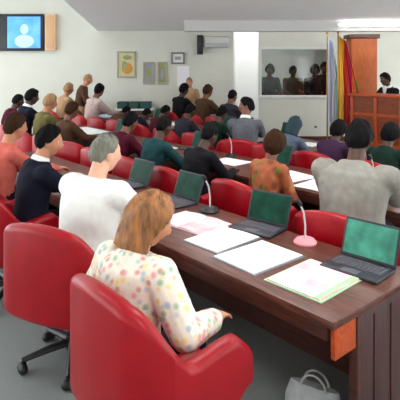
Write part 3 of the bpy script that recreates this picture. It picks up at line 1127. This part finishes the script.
# standing at the far left, and the far row by the pillar
person(W(8.90, 3.35), ANG + math.radians(-30), 'person in brown standing behind the far desks under the left wall', BROWNC, pants=TANC, hair=('crop', HAIRTN), skin=0, pose='standread', lean=10, pitch=16, s=0.98, seed=30, topname='jacket')


def row4(L, label, top, cl, **k):
    return seat(L, 4.96, label, top, chair_label=cl, cF=4.90, **k)


row4(5.85, 'person in a charcoal suit in the far row beside the pillar', GREYD, 'red armchair under the charcoal suit in the far row', hair=('crop', HAIRB), skin=1, s=1.04, seed=31)
row4(6.60, 'person in a brown jacket in the far row under the black speaker', BROWNC, 'red armchair under the brown jacket in the far row', hair=('short', HAIRBR), skin=1, s=1.10, seed=32)
row4(7.40, 'person in a black suit in the far row left of the brown jacket', BLACKC, 'red armchair under the black suit in the far row', hair=('short', HAIRB), skin=2, s=1.10, seed=33)
person(Vector((-0.24, 11.75, 0)), PI * 0.92, 'person in tan standing against the back wall behind the far row', TANC, pants=BROWNC, hair=('crop', HAIRTN), skin=0, pose='stand', s=0.92, seed=34, topname='shirt', lean=2, pitch=8)

# gallery behind the glass
GFL = 0.32
bm = bmesh.new(); box(bm, (2.4, 14.1, GFL / 2), (6.0, 2.8, GFL)); struct('floor_gallery', bm, CARPET)
for i, (gx, gy, hs, tp, lb) in enumerate([(1.88, 13.55, 1.16, GREYD, 'person in charcoal behind the gallery glass, nearest the pillar'),
                                          (2.55, 13.75, 1.14, BROWNC, 'person in brown behind the gallery glass, in the middle'),
                                          (3.02, 13.20, 1.16, BLACKC, 'person in black behind the gallery glass, middle right'),
                                          (3.46, 13.95, 1.22, NAVY, 'person in navy behind the gallery glass, nearest the dais')]):
    person(Vector((gx, gy, GFL)), PI, lb, tp, hair=('short' if i % 2 else 'afro', HAIRB), skin=2, pose='lap', s=hs, seed=40 + i, lean=3, pitch=4, yaw=(-20, 25, -10, 15)[i])
    chair(0, 0, PI - ANG, ('red armchair behind the gallery glass under the charcoal person', 'red armchair behind the gallery glass under the brown person',
                           'red armchair behind the gallery glass under the black clad person', 'red armchair behind the gallery glass under the navy person')[i], s=1.0, loc=Vector((gx, gy + 0.05, GFL)), group='armchairs in the gallery')

# ------------------------------------------------------------------ dais, wood column, flags
PLT = 0.40
bm = bmesh.new()
prism(bm, [tuple(W(L, F)[:2]) for L, F in ((2.0, 6.3), (2.0, 7.8), (4.3, 7.8), (4.3, 6.3))], 0.0, PLT)
o = finish('dais_platform', bm, DAISW, smooth=False); tag(o, 'raised wooden platform of the dais at the right', 'platform')
db = empty('dais_bench', W(3.98, 6.34, PLT), ANG); tag(db, 'orange brown wooden dais bench front at the right', 'bench')
nn = 2.0
bm = bmesh.new(); box(bm, (nn / 2, 0.03, 0.46), (nn, 0.05, 0.92)); finish('front_panel', bm, DAISW, db, smooth=False)
bm = bmesh.new(); box(bm, (nn / 2, 0.22, 0.945), (nn + 0.06, 0.50, 0.05), 0.01); finish('worktop', bm, WOODOR, db)
bm = bmesh.new()
for k in range(5):
    box(bm, (0.05 + k * (nn - 0.1) / 4, -0.005, 0.46), (0.06, 0.03, 0.90), 0.004)
box(bm, (nn / 2, -0.005, 0.05), (nn, 0.028, 0.08)); box(bm, (nn / 2, -0.005, 0.60), (nn, 0.024, 0.05))
finish('molding', bm, WOODOR, db)
bm = bmesh.new(); box(bm, (0.02, 0.25, 0.46), (0.04, 0.40, 0.92)); finish('end_panel', bm, DAISW, db, smooth=False)
o = person(W(3.56, 7.05, PLT), ANG + PI - 0.3, 'person in a dark suit presiding on the dais at the right', BLACKC, hair=('short', HAIRB), skin=2, pose='desk', s=1.0, seed=50, collar=True, shirtfront=True,
           hands=((0.15, 0.40, 0.85), (0.12, 0.42, 0.85)))
c = chair(0, 0, PI - ANG + ANG, 'red armchair on the dais behind the presiding person', loc=W(3.56, 7.10, PLT), group='armchairs on the dais')
c.rotation_euler = (0, 0, ANG + PI - 0.3)

COLW = mat('column_wood', (136, 66, 28), 0.45, 0.15, 6, spec=0.25, rgb2=(170, 88, 40), stretch=(8, 8, 1))
cl = empty('wooden_column', (3.55, 11.0, 0)); tag(cl, 'tall orange wooden column with a dark top beside the flags', 'column')
bm = bmesh.new(); box(bm, (0, 0, 1.24), (0.56, 0.40, 2.48), 0.012); finish('shaft', bm, COLW, cl)
bm = bmesh.new(); box(bm, (0, 0, 2.52), (0.66, 0.48, 0.09), 0.012); finish('cap', bm, WOOD, cl)
bm = bmesh.new(); box(bm, (0, 0, 0.06), (0.62, 0.46, 0.12), 0.012); finish('plinth', bm, WOOD, cl)


def flag(loc, rot, label, m, w, zt, zb, seed):
    r = empty('draped_flag', loc, rot); tag(r, label, 'flag')
    bm = bmesh.new()
    lathe(bm, [(0.16, 0.0), (0.16, 0.02), (0.05, 0.05), (0.022, 0.07)], 20)
    finish('base', bm, CHROME, r)
    bm = bmesh.new(); capsule(bm, Vector((0, 0, 0.06)), Vector((0, 0, zt + 0.06)), 0.016, 0.014); ellipsoid(bm, (0, 0, zt + 0.10), (0.028, 0.028, 0.045)); finish('pole', bm, mat('brass', (176, 136, 66), 0.3, 0.05, 10, metal=0.8), r)
    bm = bmesh.new()
    nu, nv = 60, 30
    def surf(sgn):
        g = []
        for j in range(nv + 1):
            t = j / nv
            z = zt + (zb - zt) * t
            row = []
            for i in range(nu + 1):
                u = i / nu
                sp_ = 0.35 + 0.65 * min(1.0, t * 1.8)
                x = (u * w) * sp_ + 0.012
                amp = 0.028 * (0.5 + 0.5 * t)
                y = amp * math.sin(u * 21 + seed + t * 1.2) + 0.014 * math.sin(u * 43 + 2 * seed) + sgn * 0.004
                row.append(bm.verts.new((x, y - 0.02, z - 0.10 * u * (1 - t * 0.6))))
            g.append(row)
        return g
    A, B = surf(1), surf(-1)
    for g in (A, B):
        for j in range(nv):
            for i in range(nu):
                bm.faces.new((g[j][i], g[j][i + 1], g[j + 1][i + 1], g[j + 1][i]))
    for j in range(nv):
        bm.faces.new((A[j][0], A[j + 1][0], B[j + 1][0], B[j][0])); bm.faces.new((A[j][nu], A[j + 1][nu], B[j + 1][nu], B[j][nu]))
    for i in range(nu):
        bm.faces.new((A[0][i], A[0][i + 1], B[0][i + 1], B[0][i])); bm.faces.new((A[nv][i], A[nv][i + 1], B[nv][i + 1], B[nv][i]))
    finish('cloth', bm, m, r)


FL1 = mat_bands('flag_red_yellow', [(0.0, (230, 176, 56)), (0.22, (196, 46, 30)), (0.45, (172, 20, 70)), (0.62, (214, 96, 40)), (0.80, (110, 130, 40)), (0.92, (186, 60, 40))], 0)
FL2 = mat_bands('flag_pale_blue', [(0.0, (206, 216, 240)), (0.35, (240, 242, 246)), (0.60, (150, 200, 206)), (0.85, (226, 232, 240))], 0)
flag(Vector((2.68, 9.7, 0)), 0.0, 'red, magenta and yellow striped flag draped on a pole by the dais', FL1, 0.40, 2.46, 0.62, 1.0)
flag(Vector((2.56, 10.05, 0)), 0.0, 'pale blue and white flag draped on a pole left of the red flag', FL2, 0.24, 2.46, 0.72, 2.2)

# ------------------------------------------------------------------ things on the desks
def sheet(L, F, lw, fw, rot, label, mats=PAPER, z=DTOP, grp=None, name='paper_sheet', cat='paper', layers=1):
    """a sheet or thin stack lying on the desk; lw along L, fw along F"""
    bm = bmesh.new()
    for q in range(layers):
        M = Matrix.Rotation((q * 0.035 * (-1) ** q), 4, 'Z')
        box(bm, (0.004 * q, -0.003 * q, 0.002 + 0.0035 * q), (lw, fw, 0.003), M=M)
    o = finish(name, bm, mats, smooth=False, loc=W(L, F, z), rotz=ANG + math.radians(rot))
    return tag(o, label, cat, grp)


def booklet(L, F, w, h, rot, label, covermat, pagemats, z=DTOP):
    """open booklet: w = full open width along L, h along F"""
    r = empty('open_booklet', W(L, F, z), ANG + math.radians(rot)); tag(r, label, 'booklet')
    bm = bmesh.new(); box(bm, (0, 0, 0.0025), (w + 0.016, h + 0.016, 0.005), 0.001); finish('cover', bm, covermat, r)
    for sg, m in ((-1, pagemats[0]), (1, pagemats[1])):
        bm = bmesh.new()
        n = 10
        top = []
        bot = []
        for i in range(n + 1):
            t = i / n
            x = sg * (0.001 + t * w / 2)
            zz = 0.006 + 0.012 * math.sin(PI * min(1, t * 1.2 + 0.05)) ** 0.8 * (1 - 0.5 * t)
            top.append([bm.verts.new((x, -h / 2, zz)), bm.verts.new((x, h / 2, zz))])
            bot.append([bm.verts.new((x, -h / 2, 0.0052)), bm.verts.new((x, h / 2, 0.0052))])
        for i in range(n):
            bm.faces.new((top[i][0], top[i + 1][0], top[i + 1][1], top[i][1]))
            bm.faces.new((bot[i][0], bot[i][1], bot[i + 1][1], bot[i + 1][0]))
            for e in (0, 1):
                bm.faces.new((top[i][e], bot[i][e], bot[i + 1][e], top[i + 1][e]))
        bm.faces.new((top[0][0], top[0][1], bot[0][1], bot[0][0])); bm.faces.new((top[n][0], top[n][1], bot[n][1], bot[n][0]))
        finish('page_block', bm, m, r)
    return r


PINKPRINT = mat('page_pink_print', (250, 238, 238), 0.7, 0.05, 7, rgb2=(244, 176, 188))
BLUEPRINT = mat('page_blue_print', (232, 238, 246), 0.7, 0.05, 7, rgb2=(206, 218, 240))


def folder(L, F, w, h, rot, label, cover, page, z=DTOP, tab=None):
    r = empty('document_folder', W(L, F, z), ANG + math.radians(rot)); tag(r, label, 'folder')
    bm = bmesh.new(); box(bm, (0, 0, 0.002), (w + 0.03, h + 0.02, 0.004)); finish('cover', bm, cover, r, smooth=False)
    bm = bmesh.new(); box(bm, (0.0, 0, 0.0075), (w, h, 0.007), 0.001); finish('pages', bm, page, r, smooth=False)
    if tab:
        bm = bmesh.new(); box(bm, (w / 2 - 0.02, -0.02, 0.0122), (0.03, h * 0.9, 0.0025)); finish('tab_strip', bm, tab, r, smooth=False)
    return r


folder(0.33, 0.30, 0.33, 0.40, 2, 'open document with pink print and a green edge, nearest the desk end', PAPERGR, PINKPRINT, tab=PAPERGR)
folder(0.74, 0.30, 0.33, 0.42, -1, 'white document in a grey folder left of the pink printed document', GREYCARD, PAPER)
folder(1.10, 0.34, 0.30, 0.40, 3, 'white document in a grey folder in front of the dark green laptop', GREYCARD, PAPER)
booklet(1.50, 0.42, 0.46, 0.32, 6, 'open booklet with pale blue and pink pages beyond the woman', PAPERPK, [BLUEPRINT, PINKPRINT])
sheet(2.02, 0.30, 0.24, 0.32, -4, 'loose white sheets in front of the man in the white shirt', layers=3)
sheet(2.75, 0.32, 0.24, 0.32, 5, 'loose white sheets in front of the man in the navy suit', layers=2)
# second row desk
sheet(1.56, 2.08, 0.36, 0.46, 4, 'large white document left of the grey jacket', layers=3)
sheet(2.00, 2.12, 0.40, 0.46, -5, 'white document beyond the orange and green dress', layers=2)
sheet(2.95, 2.22, 0.40, 0.30, 3, 'white sheets on the second desk left of the orange and green dress', layers=3)
sheet(3.55, 2.25, 0.26, 0.32, 8, 'white sheet in front of the person in the teal top', layers=2)
sheet(4.25, 2.20, 0.28, 0.32, -6, 'white sheet in front of the person in the wine red top', layers=2)
sheet(6.60, 2.20, 0.95, 0.62, 0, 'long white chart lying on the far second desk', layers=2)
sheet(5.55, 2.25, 0.30, 0.30, 6, 'white sheet in front of the person in the brown jacket', layers=2)
# third row desk
sheet(3.15, 4.00, 0.30, 0.32, 4, 'white sheet in front of the teal headscarf', layers=2)
sheet(4.45, 4.00, 0.30, 0.32, -4, 'white sheet on the third desk beside the pillar', layers=2)
sheet(6.40, 4.05, 0.70, 0.34, 0, 'long white sheet on the far third desk', layers=2)
sheet(8.75, 3.90, 0.80, 0.46, 0, 'pale blue sheet in front of the rose grey top', mats=PAPERBL, layers=2)


def build_laptop():
    r = empty('laptop')
    bm = bmesh.new(); box(bm, (0, 0, 0.010), (0.34, 0.23, 0.018), 0.005); b = finish('base', bm, LAPB, r)
    bm = bmesh.new()
    for i in range(12):
        for j in range(5):
            box(bm, (-0.1375 + i * 0.025, 0.082 - j * 0.024, 0.0202), (0.020, 0.019, 0.003))
    finish('keyboard', bm, KEYS, b, smooth=False)
    bm = bmesh.new(); box(bm, (0, -0.075, 0.0195), (0.10, 0.06, 0.002)); finish('touchpad', bm, KEYS, b, smooth=False)
    M = Matrix.Translation((0, 0.115, 0.014)) @ Matrix.Rotation(math.radians(-20), 4, 'X')
    bm = bmesh.new(); box(bm, (0, 0.006, 0.115), (0.34, 0.010, 0.225), 0.004, M=M); l = finish('lid', bm, LAPB, r)
    bm = bmesh.new(); box(bm, (0, 0.0, 0.118), (0.312, 0.003, 0.192), M=M); finish('display', bm, SCRGR, l, smooth=False)
    return r


LAP0 = build_laptop()
_lf = [True]


def laptop(L, F, turn, label, scr=None):
    if _lf[0]:
        r = LAP0; _lf[0] = False
    else:
        r = LAP0.copy(); COL.objects.link(r)
        for ch in list(LAP0.children):
            c = ch.copy(); COL.objects.link(c); c.parent = r
            for g in ch.children:
                d = g.copy(); COL.objects.link(d); d.parent = c
    r.location = W(L, F, DTOP); r.rotation_euler = (0, 0, ANG + math.radians(turn))
    if scr:
        for ch in r.children:
            for g in ch.children:
                if g.name.startswith('display'):
                    g.material_slots[0].link = 'OBJECT'; g.material_slots[0].material = scr
    tag(r, label, 'laptop', 'laptops on the desks')


laptop(1.08, 0.66, 10, 'dark green screened laptop behind the white documents on the front desk')
laptop(0.25, 0.58, 4, 'laptop with a teal screen at the right end of the front desk', SCRTEAL)
laptop(2.0, 0.64, 0, 'laptop with a green screen in front of the man in the white shirt')
laptop(2.75, 0.66, 0, 'laptop with a green screen in front of the man in the navy suit')
laptop(2.50, 2.42, 0, 'laptop with a green screen in front of the bent man in the dark suit')
laptop(3.90, 2.42, 0, 'laptop with a green screen on the second desk between the teal and wine red tops')
laptop(0.75, 2.42, 0, 'laptop with a green screen in front of the light grey jacket')
laptop(3.80, 4.20, 0, 'laptop with a green screen on the third desk by the mid grey suit')
laptop(5.20, 4.20, 0, 'laptop with a green screen on the middle of the third desk')
laptop(7.3, 4.20, 0, 'laptop with a green screen on the far left of the third desk')
laptop(5.95, 2.42, 0, 'laptop with a green screen in front of the brown jacket')


def microphone(L, F, label, basem, z=DTOP):
    r = empty('desk_microphone', W(L, F, z), ANG); tag(r, label, 'microphone', 'gooseneck microphones on the desks')
    bm = bmesh.new(); lathe(bm, [(0.072, 0.0), (0.075, 0.012), (0.06, 0.03), (0.03, 0.042)], 24); finish('base', bm, basem, r)
    bm = bmesh.new()
    pts = [Vector((0, 0, 0.03)), Vector((0, 0, 0.12)), Vector((0, -0.015, 0.20)), Vector((0, -0.05, 0.26))]
    ring_loft(bm, pts, [0.007, 0.006, 0.006, 0.006], 10); finish('gooseneck', bm, mat('pale_metal', (206, 206, 206), 0.35, 0.05, 20), r)
    bm = bmesh.new(); capsule(bm, Vector((0, -0.05, 0.26)), Vector((0, -0.075, 0.29)), 0.013, 0.013); finish('capsule_head', bm, BLACKPL, r)


PKB = mat('pink_base', (232, 150, 158), 0.4, 0.05, 20)
microphone(0.70, 0.70, 'desk microphone with a pink base and pale stem between the two front laptops', PKB)
microphone(1.62, 0.70, 'black desk microphone beyond the pale blue booklet', BLACKPL)
microphone(1.25, 2.48, 'black desk microphone on the second desk left of the grey jacket', BLACKPL)
microphone(3.2, 2.48, 'black desk microphone on the second desk near the teal top', BLACKPL)

# credenza with green boxes against the back wall
cr = empty('credenza', (-1.60, YB - 0.26, 0)); tag(cr, 'low dark credenza with a white top against the back wall under the pictures', 'cabinet')
bm = bmesh.new(); box(bm, (0, 0, 0.43), (0.86, 0.40, 0.74), 0.006); box(bm, (0, 0, 0.03), (0.80, 0.34, 0.06)); finish('body', bm, WOOD, cr)
bm = bmesh.new(); box(bm, (0, 0, 0.82), (0.92, 0.44, 0.04), 0.006); finish('worktop', bm, PAPER, cr)
for sg in (-1, 1):
    bm = bmesh.new(); box(bm, (sg * 0.213, -0.208, 0.44), (0.41, 0.018, 0.68), 0.004); d = finish('door', bm, WOOD, cr)
    bm = bmesh.new(); capsule(bm, Vector((sg * 0.05, -0.23, 0.44)), Vector((sg * 0.05, -0.23, 0.56)), 0.007, 0.007, 8); finish('handle', bm, CHROME, d)
BXG = mat('box_green', (34, 72, 66), 0.6, 0.1, 10)
for k, (bx, nm) in enumerate(((-0.28, 'leftmost'), (0.0, 'middle'), (0.28, 'rightmost'))):
    b = empty('storage_box', (-1.60 + bx, YB - 0.26, 0.84)); tag(b, 'dark green storage box on the white topped credenza, %s of three' % nm, 'box', 'green boxes on the credenza')
    bm = bmesh.new(); box(bm, (0, 0, 0.07), (0.25, 0.30, 0.14), 0.006); finish('body', bm, BXG, b)
    bm = bmesh.new(); box(bm, (0, 0, 0.152), (0.262, 0.312, 0.024), 0.006); finish('lid', bm, BXG, b)

# grey bag on the floor under the front desk
gb = empty('cloth_bag', W(0.34, 0.30, 0.0), ANG + 0.3); gb.scale = (0.85, 0.85, 0.72); tag(gb, 'pale grey cloth bag on the floor under the front desk', 'bag')
bm = bmesh.new()
ring_loft(bm, [Vector((0, 0, 0.0)), Vector((0, 0, 0.03)), Vector((0, 0, 0.13)), Vector((0.01, 0, 0.22)), Vector((0.01, 0, 0.25))], [(0.16, 0.09), (0.19, 0.11), (0.185, 0.105), (0.165, 0.06), (0.155, 0.03)], 24)
finish('body', bm, cloth('bag_cloth', (176, 178, 180)), gb)
for sg in (-1, 1):
    bm = bmesh.new()
    pts = [Vector((0.01 + 0.08 * math.cos(a), sg * 0.03, 0.24 + 0.10 * math.sin(a))) for a in [PI * k / 10 for k in range(11)]]
    ring_loft(bm, pts, [0.008] * 11, 8, side=Vector((0, 1, 0))); finish('handle', bm, cloth('bag_cloth', (176, 178, 180)), gb)
